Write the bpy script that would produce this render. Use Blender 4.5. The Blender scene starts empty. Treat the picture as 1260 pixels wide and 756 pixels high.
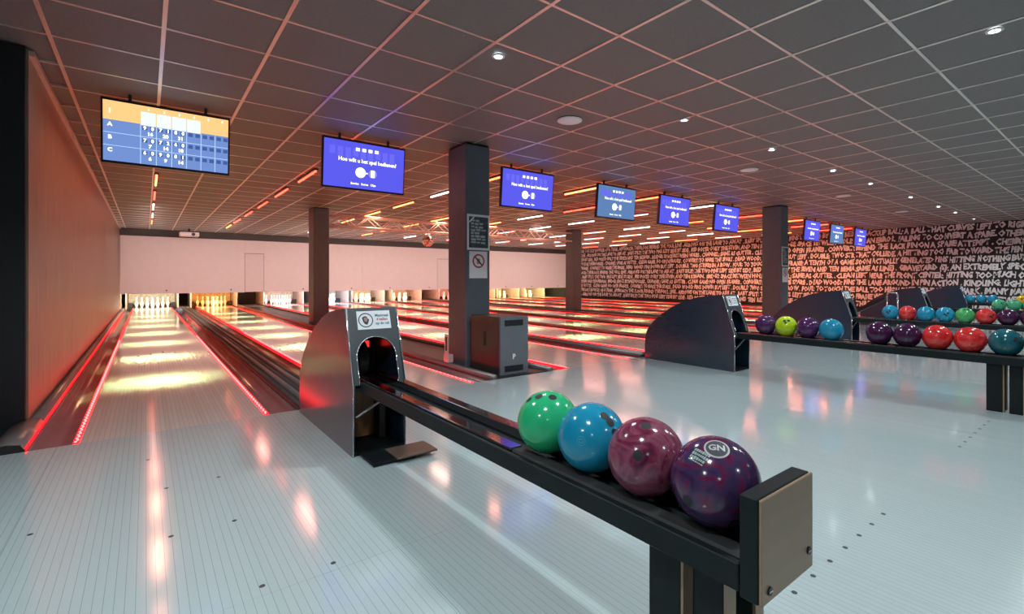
import bpy, bmesh, math, random
from math import sin, cos, pi, sqrt, radians, atan2, hypot
from mathutils import Vector, Matrix

SC = bpy.context.scene
COL = SC.collection
random.seed(7)

# ------------------------------------------------------------------ camera
F_PX, YAW, CX, CY, CAM_H = 603.09, 0.6771, 664.26, 343.58, 1.05
camd = bpy.data.cameras.new('camera')
camd.sensor_fit = 'HORIZONTAL'; camd.sensor_width = 36.0
camd.lens = F_PX / 1260 * 36.0
camd.shift_x = -(CX - 630) / 1260
camd.shift_y = -(378 - CY) / 1260
camd.clip_start = 0.02; camd.clip_end = 100
cam = bpy.data.objects.new('camera', camd)
cam.location = (0, 0, CAM_H); cam.rotation_euler = (pi / 2, 0, -YAW)
COL.objects.link(cam); SC.camera = cam


def ray(u, v):
    a, b = (u - CX) / F_PX, -(v - CY) / F_PX
    s, c = sin(YAW), cos(YAW)
    return Vector((a * c + s, -a * s + c, b))


def pix(x, y, z):
    s, c = sin(YAW), cos(YAW)
    d = x * s + y * c
    if d < 0.05: return None
    return CX + F_PX * (x * c - y * s) / d, CY - F_PX * (z - CAM_H) / d, d


# ------------------------------------------------------------------ world, exposure
w = bpy.data.worlds.new('room_air'); SC.world = w; w.use_nodes = True
w.node_tree.nodes['Background'].inputs[0].default_value = (0.55, 0.65, 0.8, 1)
w.node_tree.nodes['Background'].inputs[1].default_value = 0.02
vs = SC.view_settings
vs.view_transform = 'Standard'; vs.look = 'None'; vs.gamma = 1.0; vs.use_curve_mapping = False
vs.exposure = 0.22

DOWNLIGHT_W = 92.0
DOWNLIGHT_COL = (0.87, 0.96, 1.0)
TUBE_WASH_W = 7.0
TUBE_POOL_W = 14.5
PIN_LAMP_W = 105.0

# ------------------------------------------------------------------ layout (metres)
CEIL = 2.70
FOUL = 4.28
PAIRS = [1.11, 5.33, 8.80, 13.05, 16.55]
LANES = [c + s * 0.92 for c in PAIRS for s in (-1, 1)]
LW, GW = 1.054, 0.235
MASK_Y = 20.6
LANE_END = FOUL + 19.16
WALL_L, WALL_R = -0.655, 19.0
ORD = ['leftmost', 'second', 'third', 'fourth', 'fifth', 'sixth', 'seventh', 'eighth', 'ninth', 'tenth']
LANE_NAME = ['leftmost lane'] + [f'{o} lane from the left' for o in ORD[1:]]

# ------------------------------------------------------------------ materials
MATS = {}


def mat(name, col, rough=0.5, metal=0.0, var=0.0, scale=6.0, bump=0.0, coat=0.0, spec=0.5, stretch=None):
    if name in MATS: return MATS[name]
    m = bpy.data.materials.new(name); m.use_nodes = True
    nt = m.node_tree; b = nt.nodes['Principled BSDF']
    b.inputs['Base Color'].default_value = (*col, 1)
    b.inputs['Roughness'].default_value = rough
    b.inputs['Metallic'].default_value = metal
    b.inputs['Specular IOR Level'].default_value = spec
    b.inputs['Coat Weight'].default_value = coat
    b.inputs['Coat Roughness'].default_value = 0.08
    if var or bump:
        tc = nt.nodes.new('ShaderNodeTexCoord'); mp = nt.nodes.new('ShaderNodeMapping')
        if stretch: mp.inputs['Scale'].default_value = stretch
        nz = nt.nodes.new('ShaderNodeTexNoise'); nz.inputs['Scale'].default_value = scale
        nz.inputs['Detail'].default_value = 4
        nt.links.new(tc.outputs['Object'], mp.inputs['Vector']); nt.links.new(mp.outputs[0], nz.inputs['Vector'])
        if var:
            rp = nt.nodes.new('ShaderNodeValToRGB')
            rp.color_ramp.elements[0].position = 0.3; rp.color_ramp.elements[1].position = 0.7
            rp.color_ramp.elements[0].color = (*[max(0, c * (1 - var)) for c in col], 1)
            rp.color_ramp.elements[1].color = (*[min(1, c * (1 + var)) for c in col], 1)
            nt.links.new(nz.outputs['Fac'], rp.inputs[0]); nt.links.new(rp.outputs[0], b.inputs['Base Color'])
        if bump:
            bp = nt.nodes.new('ShaderNodeBump'); bp.inputs['Strength'].default_value = bump
            bp.inputs['Distance'].default_value = 0.004
            nt.links.new(nz.outputs['Fac'], bp.inputs['Height']); nt.links.new(bp.outputs[0], b.inputs['Normal'])
    MATS[name] = m
    return m


def emit(name, col, strength, base=(0, 0, 0)):
    if name in MATS: return MATS[name]
    m = bpy.data.materials.new(name); m.use_nodes = True
    b = m.node_tree.nodes['Principled BSDF']
    b.inputs['Base Color'].default_value = (*base, 1)
    b.inputs['Roughness'].default_value = 0.35
    b.inputs['Emission Color'].default_value = (*col, 1)
    b.inputs['Emission Strength'].default_value = strength
    MATS[name] = m
    return m


def board_mat(name, light, dark, pitch, line, rough, coat, tone=0.05, haze=0.06):
    """Synthetic boards printed along Y: thin dark joints and a slight tone change per board."""
    m = bpy.data.materials.new(name); m.use_nodes = True
    nt = m.node_tree; N = nt.nodes.new; L = nt.links.new
    b = nt.nodes['Principled BSDF']
    g = N('ShaderNodeNewGeometry'); sx = N('ShaderNodeSeparateXYZ'); L(g.outputs['Position'], sx.inputs[0])
    dv = N('ShaderNodeMath'); dv.operation = 'DIVIDE'; dv.inputs[1].default_value = pitch; L(sx.outputs[0], dv.inputs[0])
    fl = N('ShaderNodeMath'); fl.operation = 'FLOOR'; L(dv.outputs[0], fl.inputs[0])
    fr = N('ShaderNodeMath'); fr.operation = 'FRACT'; L(dv.outputs[0], fr.inputs[0])
    lt = N('ShaderNodeMath'); lt.operation = 'LESS_THAN'; lt.inputs[1].default_value = line / pitch; L(fr.outputs[0], lt.inputs[0])
    wn = N('ShaderNodeTexWhiteNoise'); wn.noise_dimensions = '1D'; L(fl.outputs[0], wn.inputs['W'])
    tn = N('ShaderNodeMapRange'); tn.inputs[3].default_value = 1 - tone; tn.inputs[4].default_value = 1 + tone
    L(wn.outputs['Value'], tn.inputs[0])
    base = N('ShaderNodeMix'); base.data_type = 'RGBA'
    base.inputs[6].default_value = (*light, 1); base.inputs[7].default_value = (*dark, 1)
    L(lt.outputs[0], base.inputs[0])
    nz = N('ShaderNodeTexNoise'); nz.inputs['Scale'].default_value = 1.4; nz.inputs['Detail'].default_value = 3
    L(g.outputs['Position'], nz.inputs['Vector'])
    sc2 = N('ShaderNodeVectorMath'); sc2.operation = 'SCALE'; L(base.outputs[2], sc2.inputs[0]); L(tn.outputs[0], sc2.inputs['Scale'])
    L(sc2.outputs[0], b.inputs['Base Color'])
    rr = N('ShaderNodeMapRange'); rr.inputs[3].default_value = rough - haze; rr.inputs[4].default_value = rough + haze
    L(nz.outputs['Fac'], rr.inputs[0]); L(rr.outputs[0], b.inputs['Roughness'])
    b.inputs['Coat Weight'].default_value = coat
    b.inputs['Coat Roughness'].default_value = 0.1
    b.inputs['Specular IOR Level'].default_value = 0.5
    MATS[name] = m
    return m


def swirl_mat(name, cols, scale=7.0, rough=0.14):
    m = bpy.data.materials.new(name); m.use_nodes = True
    nt = m.node_tree; b = nt.nodes['Principled BSDF']
    tc = nt.nodes.new('ShaderNodeTexCoord'); nz = nt.nodes.new('ShaderNodeTexNoise')
    nz.inputs['Scale'].default_value = scale; nz.inputs['Detail'].default_value = 5
    nz.inputs['Distortion'].default_value = 1.6
    rp = nt.nodes.new('ShaderNodeValToRGB')
    n = len(cols)
    for i, c in enumerate(cols):
        e = rp.color_ramp.elements[i] if i < 2 else rp.color_ramp.elements.new(0.5)
        e.position = 0.3 + 0.4 * i / max(1, n - 1); e.color = (*c, 1)
    nt.links.new(tc.outputs['Object'], nz.inputs['Vector']); nt.links.new(nz.outputs['Fac'], rp.inputs[0])
    nt.links.new(rp.outputs[0], b.inputs['Base Color'])
    b.inputs['Roughness'].default_value = rough; b.inputs['Coat Weight'].default_value = 0.0
    MATS[name] = m
    return m


M_FLOOR = board_mat('approach_boards', (0.50, 0.60, 0.605), (0.33, 0.40, 0.405), 0.0272, 0.0019, 0.145, 0.9, 0.015, 0.03)
M_LANE = board_mat('lane_boards', (0.60, 0.56, 0.52), (0.36, 0.33, 0.30), 0.027, 0.0018, 0.13, 0.6, 0.05, 0.03)
M_SLAB = mat('slab', (0.05, 0.05, 0.055), 0.8, var=0.1)
M_DARKFLOOR = mat('dark_platform', (0.012, 0.013, 0.017), 0.45, var=0.2)
M_TILE = mat('ceiling_tile', (0.165, 0.15, 0.148), 0.6, var=0.06, scale=40, bump=0.05)
M_RUN = mat('ceiling_runner', (0.80, 0.74, 0.68), 0.36, metal=0.8, var=0.05)
M_WOOD = mat('wood_wall', (0.25, 0.178, 0.125), 0.42, var=0.3, scale=6, stretch=(1, 9, 0.25))
M_NAVY = mat('dark_navy_wall', (0.004, 0.006, 0.009), 0.5, var=0.2)
M_BLACKWALL = mat('black_wall', (0.012, 0.012, 0.014), 0.6, var=0.2)
M_LETTER = mat('chalk_white_lettering', (0.78, 0.76, 0.74), 0.7, var=0.06)
M_BACKWALL = mat('grey_wall', (0.30, 0.31, 0.33), 0.7, var=0.05)
M_MASK = mat('white_mask_panel', (0.80, 0.75, 0.74), 0.5, var=0.02)
M_MASKDOOR = mat('white_mask_door', (0.77, 0.72, 0.71), 0.5, var=0.02)
M_SEAM = mat('seam_shadow_gap', (0.32, 0.26, 0.26), 0.7, var=0.05)
M_TRIMDARK = mat('dark_trim', (0.05, 0.042, 0.04), 0.6, var=0.1)
M_PILLAR = mat('slate_pillar_paint', (0.105, 0.125, 0.15), 0.5, var=0.05)
M_GUTTER = mat('gutter_grey', (0.17, 0.12, 0.115), 0.22, var=0.08)
M_CAPRAIL = mat('cap_rail_aluminium', (0.24, 0.205, 0.20), 0.3, metal=0.4, var=0.05)
M_DIVTOP = mat('divider_grey', (0.06, 0.052, 0.052), 0.35, var=0.1)
M_BLACK = mat('black_plastic', (0.012, 0.012, 0.013), 0.4, var=0.2)
M_RUBBER = mat('black_rubber', (0.014, 0.015, 0.016), 0.7, var=0.2)
M_STEEL = mat('satin_steel', (0.40, 0.40, 0.41), 0.3, metal=0.9, var=0.05, scale=3, stretch=(1, 1, 10))
M_HOODSIDE = mat('hood_side_slate_gloss', (0.012, 0.032, 0.055), 0.24, var=0.06, scale=3, stretch=(1, 1, 6), coat=0.5, spec=0.6)
MATS['hood_side_slate_gloss'].node_tree.nodes['Principled BSDF'].inputs['IOR'].default_value = 1.6
MATS['hood_side_slate_gloss'].node_tree.nodes['Principled BSDF'].inputs['Coat Roughness'].default_value = 0.22
M_HOODFRONT = mat('hood_front_grey', (0.035, 0.044, 0.05), 0.4, metal=0.1, var=0.05)
M_CHROME = mat('bright_edge', (0.72, 0.72, 0.74), 0.2, metal=0.9, var=0.03)
M_RAIL = mat('polished_guide_rail', (0.42, 0.43, 0.45), 0.1, metal=1.0, var=0.04)
M_TRAY = mat('tray_black', (0.006, 0.011, 0.012), 0.5, var=0.2, spec=0.25)
M_WARMFACE = mat('warm_reflection_plate', (0.33, 0.225, 0.145), 0.42, metal=0.2, var=0.05, scale=3, stretch=(1, 1, 8))  # warm light reflected by the satin metal, put into the colour
M_FLAP = mat('brown_flap', (0.15, 0.10, 0.075), 0.4, metal=0.3, var=0.1)
M_INNERWOOD = mat('hood_inner_wood', (0.26, 0.12, 0.045), 0.4, var=0.2, scale=5, stretch=(8, 1, 1))
M_WHITE = mat('white_paint', (0.82, 0.80, 0.78), 0.45, var=0.03)
M_TRUSS = mat('truss_aluminium', (0.90, 0.86, 0.82), 0.4, metal=0.0, var=0.05)
M_MIRROR = mat('mirror_facets', (0.85, 0.80, 0.78), 0.12, metal=1.0, var=0.05)
M_PAPER = mat('white_paper', (0.83, 0.85, 0.88), 0.6, var=0.02)
M_INK = mat('dark_ink', (0.03, 0.035, 0.05), 0.6, var=0.1)
M_TEALINK = mat('teal_ink', (0.02, 0.16, 0.2), 0.6, var=0.1)
M_REDINK = mat('red_ink', (0.5, 0.03, 0.06), 0.6, var=0.1)
M_SKIN = mat('hand_print', (0.45, 0.24, 0.20), 0.6, var=0.1)
M_POSTER = mat('poster_slate', (0.05, 0.075, 0.10), 0.45, var=0.5, scale=22)
M_POSTERTXT = mat('poster_pale_print', (0.45, 0.50, 0.52), 0.6, var=0.1)
M_BEZEL = mat('monitor_bezel', (0.008, 0.008, 0.012), 0.3, var=0.2)
M_SPEAKER = mat('speaker_cabinet_black', (0.028, 0.028, 0.032), 0.42, var=0.15)
M_SPEAKERFRONT = mat('speaker_front_grey', (0.13, 0.14, 0.16), 0.45, var=0.05)
M_PIN = mat('pin_white', (0.86, 0.84, 0.80), 0.25, coat=0.3, var=0.02)
M_PINRED = mat('pin_red_stripe', (0.55, 0.03, 0.03), 0.3, var=0.05)
M_CUSHION = mat('pit_curtain', (0.40, 0.35, 0.27), 0.7, var=0.25, scale=14)
M_PITSIDE = mat('pit_side', (0.35, 0.28, 0.25), 0.6, var=0.15)
M_DOT = mat('floor_mark', (0.05, 0.055, 0.055), 0.6, var=0.1)
M_ACRYL = mat('pale_acrylic', (0.62, 0.60, 0.60), 0.15, var=0.05)
M_HOLE = mat('finger_hole_dark', (0.012, 0.01, 0.012), 0.6, var=0.1)
M_LED = emit('red_led_strip', (1.0, 0.0015, 0.005), 5.5, (0.4, 0.02, 0.02))
M_LEDBEAD = emit('red_led_bead', (1.0, 0.14, 0.14), 5.0)
M_LENS = emit('downlight_lens', (0.85, 0.95, 1.0), 26.0)
M_REDREFL = emit('red_led_reflection', (1.0, 0.03, 0.02), 1.3)  # faint glow standing in for reflected LED light

# ------------------------------------------------------------------ mesh helpers


def mesh(name, verts, faces, smooth=False):
    me = bpy.data.meshes.new(name); me.from_pydata(verts, [], faces); me.update()
    if smooth:
        for p in me.polygons: p.use_smooth = True
    return me


class B:
    """collects shapes in one bmesh"""
    def __init__(s): s.bm = bmesh.new()

    def box(s, x0, x1, y0, y1, z0, z1, M=None):
        c = [(x, y, z) for z in (z0, z1) for y in (y0, y1) for x in (x0, x1)]
        v = [s.bm.verts.new(M @ Vector(p) if M else p) for p in c]
        for f in ((0, 2, 3, 1), (4, 5, 7, 6), (0, 1, 5, 4), (2, 6, 7, 3), (0, 4, 6, 2), (1, 3, 7, 5)):
            s.bm.faces.new([v[i] for i in f])
        return s

    def cyl(s, c, axis, r, h, n=16, r2=None):
        a = Vector(axis).normalized(); t = a.orthogonal().normalized(); b = a.cross(t)
        r2 = r if r2 is None else r2
        lo = [s.bm.verts.new(Vector(c) + (t * cos(2 * pi * i / n) + b * sin(2 * pi * i / n)) * r) for i in range(n)]
        hi = [s.bm.verts.new(Vector(c) + a * h + (t * cos(2 * pi * i / n) + b * sin(2 * pi * i / n)) * r2) for i in range(n)]
        for i in range(n):
            j = (i + 1) % n
            s.bm.faces.new((lo[i], lo[j], hi[j], hi[i]))
        s.bm.faces.new(lo[::-1]); s.bm.faces.new(hi)
        return s

    def tube(s, p, q, r, n=8):
        p, q = Vector(p), Vector(q)
        return s.cyl(p, q - p, r, (q - p).length, n)

    def extrude(s, prof, axis, a0, a1, closed=True):
        """prof: list of 2-D points, extruded along axis 'x' (points y,z) or 'y' (points x,z)"""
        P = (lambda p, a: (a, p[0], p[1])) if axis == 'x' else (lambda p, a: (p[0], a, p[1]))
        lo = [s.bm.verts.new(P(p, a0)) for p in prof]; hi = [s.bm.verts.new(P(p, a1)) for p in prof]
        n = len(prof)
        for i in range(n if closed else n - 1):
            j = (i + 1) % n
            s.bm.faces.new((lo[i], lo[j], hi[j], hi[i]))
        if closed:
            s.bm.faces.new(lo[::-1]); s.bm.faces.new(hi)
        return s

    def lathe(s, prof, n=20):
        rings = []
        for r, z in prof:
            if r < 1e-6: rings.append([s.bm.verts.new((0, 0, z))])
            else: rings.append([s.bm.verts.new((r * cos(2 * pi * i / n), r * sin(2 * pi * i / n), z)) for i in range(n)])
        for A, Bq in zip(rings, rings[1:]):
            for i in range(n):
                j = (i + 1) % n
                if len(A) == 1: s.bm.faces.new((A[0], Bq[j], Bq[i]))
                elif len(Bq) == 1: s.bm.faces.new((A[i], A[j], Bq[0]))
                else: s.bm.faces.new((A[i], A[j], Bq[j], Bq[i]))
        return s

    def me(s, name, smooth=False, bevel=0.0):
        if bevel:
            bmesh.ops.bevel(s.bm, geom=list(s.bm.edges), offset=bevel, segments=1, affect='EDGES', clamp_overlap=True)
        bmesh.ops.recalc_face_normals(s.bm, faces=s.bm.faces)
        me = bpy.data.meshes.new(name); s.bm.to_mesh(me); s.bm.free()
        if smooth:
            for p in me.polygons: p.use_smooth = True
        return me


def obj(name, me, m=None, parent=None, loc=(0, 0, 0), rot=(0, 0, 0), label=None, cat=None, group=None, kind=None):
    o = bpy.data.objects.new(name, me)
    if m is not None:
        if len(me.materials) == 0: me.materials.append(m)
        elif me.materials[0] != m:
            me = me.copy(); o.data = me; me.materials[0] = m
    o.location = loc; o.rotation_euler = rot
    if parent is not None: o.parent = parent
    COL.objects.link(o)
    for k, val in (('label', label), ('category', cat), ('group', group), ('kind', kind)):
        if val: o[k] = val
    return o


def thing(name, label, cat, loc=(0, 0, 0), rot=(0, 0, 0), group=None, kind=None):
    o = bpy.data.objects.new(name, None); o.empty_display_size = 0.1
    o.location = loc; o.rotation_euler = rot; COL.objects.link(o)
    o['label'] = label
    if cat: o['category'] = cat
    if group: o['group'] = group
    if kind: o['kind'] = kind
    return o


def copy_tree(o, parent=None, kids=None):
    c = o.copy(); COL.objects.link(c)
    if parent is not None: c.parent = parent
    for ch in list(o.children): copy_tree(ch, c)
    return c


def struct(name, me, m, label=None):
    return obj(name, me, m, label=label, kind='structure')


_txt = {}


def text_mesh(body, size, align='CENTER', xs=1.0, offset=0.0, shear=0.0, res=2, extrude=0.0):
    """flat text in the XZ plane facing -Y, origin at its anchor"""
    cu = bpy.data.curves.new('t', 'FONT'); cu.body = body; cu.size = size; cu.align_x = align; cu.align_y = 'CENTER'
    cu.offset = offset; cu.shear = shear; cu.resolution_u = res; cu.extrude = extrude
    o = bpy.data.objects.new('t', cu); COL.objects.link(o)
    dg = bpy.context.evaluated_depsgraph_get()
    me = bpy.data.meshes.new_from_object(o.evaluated_get(dg))
    bpy.data.objects.remove(o); bpy.data.curves.remove(cu)
    me.transform(Matrix.Rotation(pi / 2, 4, 'X') @ Matrix.Diagonal((xs, 1, 1, 1)))
    me.materials.clear()
    return me


def rect(name, x0, x1, z0, z1, y=0.0):
    return mesh(name, [(x0, y, z0), (x1, y, z0), (x1, y, z1), (x0, y, z1)], [(0, 1, 2, 3)])


# ------------------------------------------------------------------ structure: floor
fl = struct('floor', B().box(-4, WALL_R, -5, FOUL, -0.12, -0.012).me('floor_slab'), M_SLAB)
PX0, PW, PD = -0.43 - 1.2 * 3, 1.2, 2.44
pan = B().box(0.0006, PW - 0.0006, 0.0006, PD - 0.0006, -0.012, 0).me('floor_panel')
for i in range(20):
    for j in range(4):
        x0, y0 = PX0 + i * PW, FOUL - (j + 1) * PD
        if x0 < WALL_R - 0.05 and x0 > -4.1:
            if x0 + PW > WALL_R or y0 < -5:
                me2 = B().box(0.0006, min(PW, WALL_R - x0) - 0.0006, max(0, -5 - y0) + 0.0006, PD - 0.0006, -0.012, 0).me('floor_panel_cut')
                obj('floor_panel', me2, M_FLOOR, fl, (x0, y0, 0))
            else:
                obj('floor_panel', pan, M_FLOOR, fl, (x0, y0, 0))
dot = B().cyl((0, 0, 0.0002), (0, 0, 1), 0.0095, 0.0008, 10).me('floor_dot')
for lx in (LANES[1] + 0.10, LANES[2], LANES[3]):
    for k in range(7):
        obj('floor_dot', dot, M_DOT, fl, (lx + (k - 3) * 0.146, 0.745, 0))
for x, y in ((0.01, 3.64), (0.3, 3.09), (0.08, 3.09), (0.3, 2.49), (0.08, 2.5), (0.54, 1.89), (0.31, 1.9), (-0.37, 2.88), (-0.14, 1.9)):
    obj('floor_dot', dot, M_DOT, fl, (x, y, 0))
struct('floor_lane_bed', B().box(WALL_L, WALL_R, FOUL, 24.2, -0.2, -0.13).me('floor_lane_bed'), M_SLAB)
struct('floor_side_platform', B().box(-4, WALL_L - 0.01, FOUL, 5.03, -0.12, -0.002).me('floor_side_platform'), M_DARKFLOOR)

# ------------------------------------------------------------------ structure: walls
struct('wall_left', B().box(WALL_L - 0.1, WALL_L, 5.03, 24.2, -0.2, CEIL).me('wall_left'), M_WOOD)
struct('wall_left_return', B().box(-4, WALL_L - 0.012, 4.99, 5.029, -0.12, CEIL).me('wall_left_return'), M_NAVY)
struct('wall_left_front', B().box(-4.1, -4, -5, 5.03, -0.12, CEIL).me('wall_left_front'), M_BACKWALL)
struct('wall_back', B().box(-4.1, WALL_R + 0.1, -5.1, -5, -0.12, CEIL).me('wall_back'), M_BACKWALL)
struct('wall_far', B().box(WALL_L - 0.1, WALL_R, 24.2, 24.3, -0.2, CEIL).me('wall_far'), M_TRIMDARK)
wr = struct('wall_right', B().box(WALL_R, WALL_R + 0.1, -5, 24.2, -0.2, CEIL).me('wall_right'), M_BLACKWALL)
struct('trim_1', B().box(WALL_L, WALL_R, MASK_Y + 0.02, MASK_Y + 0.1, 2.455, CEIL - 0.012).me('trim_1'), M_TRIMDARK)
struct('trim_2', B().box(WALL_L, WALL_L + 0.03, 5.03, MASK_Y, CEIL - 0.05, CEIL - 0.012).me('trim_2'), M_RUN)

FRAG = ['T . BACKUP BALL: A BALL THAT CURVES LEFT TO RIGHT FOR A RIGHTY',
        'OR, AN ERROR. FAILING TO CONVERT A SPARE. OTHER NAMES ARE',
        'BEHIND THE BACK PIN ON A SPARE ATTEMPT . CHERRY: CHOP THE',
        'THAT COLLIDE. A HITTING TOO FAR TOWARD THE PIN ON THE LEFT',
        'SOON ACTUALLY GENERATED PINS HITTING NOTHING BUT THE WOOD',
        'SAME AS LINE) . GRAVEYARD (S): AN EXTREMELY SPECIAL LOW LANE',
        'LEFT NEAR THE FRONT CENTER: HITTING TOO MUCH OF THE HEAD PIN',
        'THE LANE AROUND IN PIN ACTION . KINDLING: LIGHTWEIGHT PINS IN',
        'BALL TOO HIGH INSIDE THE HOLE . MARK . MANY MARKS IN A ROW . OPEN',
        'FRAME WITHOUT A MARK . POCKET: THE SPOT BETWEEN HEAD PIN AND',
        'THREE STRIKES IN A ROW . TURKEY . TURN: A BALL WITH SIDE SPIN']
FILL = ('ANCHOR: THE LAST BOWLER OF A TEAM . APPROACH: THE FLOOR BEHIND THE FOUL LINE . ARROWS ON THE LANE TO AIM AT . '
        'BABY SPLIT: THE TWO PINS LEFT SIDE BY SIDE . BED POSTS: ONLY THE SEVEN AND TEN REMAIN . BRIDGE: SPACE BETWEEN HOLES . '
        'CHANNEL: SAME AS GUTTER . CLEAN GAME: NO OPEN FRAMES . CONVERT: TO MAKE THE SPARE . DEAD WOOD: PINS DOWN BUT LEFT . '
        'DOUBLE: TWO STRIKES IN A ROW . FOUL: TO TOUCH THE LINE . FRAME: A TENTH OF A GAME . GUTTER BALL . HEAD PIN . HOOK: A BALL '
        'THAT BREAKS TO THE LEFT . KING PIN . LIGHT HIT . LOFT: THROWING THE BALL OUT OVER THE LANE . PERFECT GAME . RAIL . SLEEPER . ')
ROW_P, ROW_TOP = 0.237, 2.585


def wall_row(k, body, ystart, wch):
    me = text_mesh(body, 0.235, 'LEFT', 1.0, 0.013, 0.12, 1)
    xs = [v.co.x for v in me.vertices]; wdt = max(xs)
    f = (14.1 if wch > 0.5 else wch * len(body)) / wdt
    vv = []
    for v in me.vertices:
        x, z = v.co.x * f, v.co.z
        z += 0.014 * sin(x * 7.3 + k) + 0.010 * sin(x * 23.1 + 2 * k)
        x += 0.012 * sin(z * 31 + x * 9.7) + 0.010 * sin(x * 37 + k)
        v.co = (0, -x, z)
    me.update()
    return obj('lettering', me, M_LETTER, wr, (WALL_R - 0.003, ystart, ROW_TOP - ROW_P * k))


for k in range(11):
    off = (k * 67) % 300
    body = (FILL + FILL + FILL)[off:off + 158]
    wall_row(k, body.strip(), 20.45, 1.0)
    wall_row(k, FRAG[k], 6.32, 0.089)

# ------------------------------------------------------------------ structure: ceiling
ce = struct('ceiling', B().box(-4, WALL_R, -5, 24.2, CEIL + 0.012, CEIL + 0.08).me('ceiling_deck'), M_TILE)
T = 0.6; TX0, TY0 = 0.0928, 3.4456
tile = B().box(0.008, T - 0.008, 0.008, T - 0.008, CEIL - 0.002, CEIL + 0.012).me('ceiling_tile')
spots = []
for i in range(-7, 32):
    for j in range(-15, 35):
        x, y = TX0 + i * T, TY0 + j * T
        if x < -4 or y < -5 or x + T > WALL_R or (x + T < WALL_L and y > 5.03): continue
        if x < WALL_L and y + T > 5.03: continue
        p = [pix(a, b, CEIL) for a, b in ((x, y), (x + T, y), (x + T, y + T), (x, y + T))]
        area = 0
        if all(p):
            us = [min(1260, max(0, q[0])) for q in p]; vq = [min(756, max(0, q[1])) for q in p]
            area = abs(sum(us[a] * vq[(a + 1) % 4] - us[(a + 1) % 4] * vq[a] for a in range(4))) / 2
        spots.append((area, x, y))
spots.sort(reverse=True)
for a, x, y in spots[:300]: obj('ceiling_tile', tile, M_TILE, ce, (x, y, 0))
rest = B()
for a, x, y in spots[300:]: rest.box(x + 0.008, x + T - 0.008, y + 0.008, y + T - 0.008, CEIL - 0.002, CEIL + 0.012)
obj('ceiling_tile_field', rest.me('ceiling_tile_field'), M_TILE, ce, kind='stuff')
for i in range(-7, 32):
    x = TX0 + i * T
    if x < -4: continue
    y1 = 5.0 if x < WALL_L else MASK_Y
    obj('ceiling_runner', B().box(x - 0.012, x + 0.012, -5, y1, CEIL - 0.008, CEIL + 0.011).me('ceiling_runner'), M_RUN, ce)
for j in range(-14, 30):
    y = TY0 + j * T
    if y < -5 or y > MASK_Y: continue
    x0 = -4 if y < 5.0 else WALL_L
    obj('ceiling_runner', B().box(x0, WALL_R, y - 0.010, y + 0.010, CEIL - 0.0065, CEIL + 0.011).me('ceiling_cross_runner'), M_RUN, ce)

# ------------------------------------------------------------------ lanes with gutters and LED strips
surf = B().box(-LW / 2, LW / 2, FOUL + 0.003, LANE_END, -0.1, 0).me('lane_surface')
gp = []
for i in range(9):
    t = pi * i / 8
    gp.append((GW / 2 - cos(t) * (GW / 2 - 0.012), -0.012 - sin(t) * 0.088))
gp = [(0.0, -0.012)] + gp + [(GW, -0.012)] + [(GW, -0.125), (0.0, -0.125)]
gut = B().extrude(gp, 'y', FOUL + 0.003, LANE_END).me('gutter', True)
led = B().box(-0.014, 0.016, FOUL + 0.01, 22.6, -0.026, 0.003).me('light_strip')
bead = B()
for k in range(150):
    y = FOUL + 0.03 + k * 0.045
    bead.box(-0.009 + 0.007 * (k % 2), 0.003 + 0.007 * (k % 2), y, y + 0.016, 0.003, 0.007)
bead = bead.me('led_bead')
arr = mesh('lane_arrow', [(-0.015, -0.075, 0.0007), (0.015, -0.075, 0.0007), (0.0, 0.075, 0.0007), (-0.015, -0.075, 0.0001), (0.015, -0.075, 0.0001), (0, 0.075, 0.0001)],
           [(0, 1, 2), (3, 5, 4), (0, 3, 4, 1), (1, 4, 5, 2), (2, 5, 3, 0)])
lane_lab = ['glossy pale bowling lane beside the brown wood wall, first from the left'] + \
           [f'glossy pale bowling lane with red edge lights, {o} from the wood wall' for o in ORD[1:]]
for i, lx in enumerate(LANES):
    t = thing('bowling_lane', lane_lab[i], 'bowling lane', (lx, 0, 0), group='bowling lanes side by side')
    obj('lane_surface', surf, M_LANE, t)
    for sgn in (-1, 1):
        g = obj('gutter', gut, M_GUTTER, t, (sgn * LW / 2 - (GW if sgn < 0 else 0), 0, 0))
        st = obj('light_strip', led, M_LED, t, (sgn * (LW / 2 + 0.012), 0, 0), label='red LED strip along the lane edge')
        if i < 4: obj('led_bead', bead, M_LEDBEAD, st, kind='stuff')
    for k in range(7):
        obj('lane_arrow', arr, M_DOT, t, ((k - 3) * 0.135, FOUL + 4.35 - abs(k - 3) * 0.12 + 0.25, 0))

# dividers between the lanes
def cap_profile(x, wd, h):
    return [(x - wd / 2, -0.012), (x - wd / 2, h * 0.6), (x - wd * 0.32, h * 0.92), (x, h), (x + wd * 0.32, h * 0.92), (x + wd / 2, h * 0.6), (x + wd / 2, -0.012)]


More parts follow.
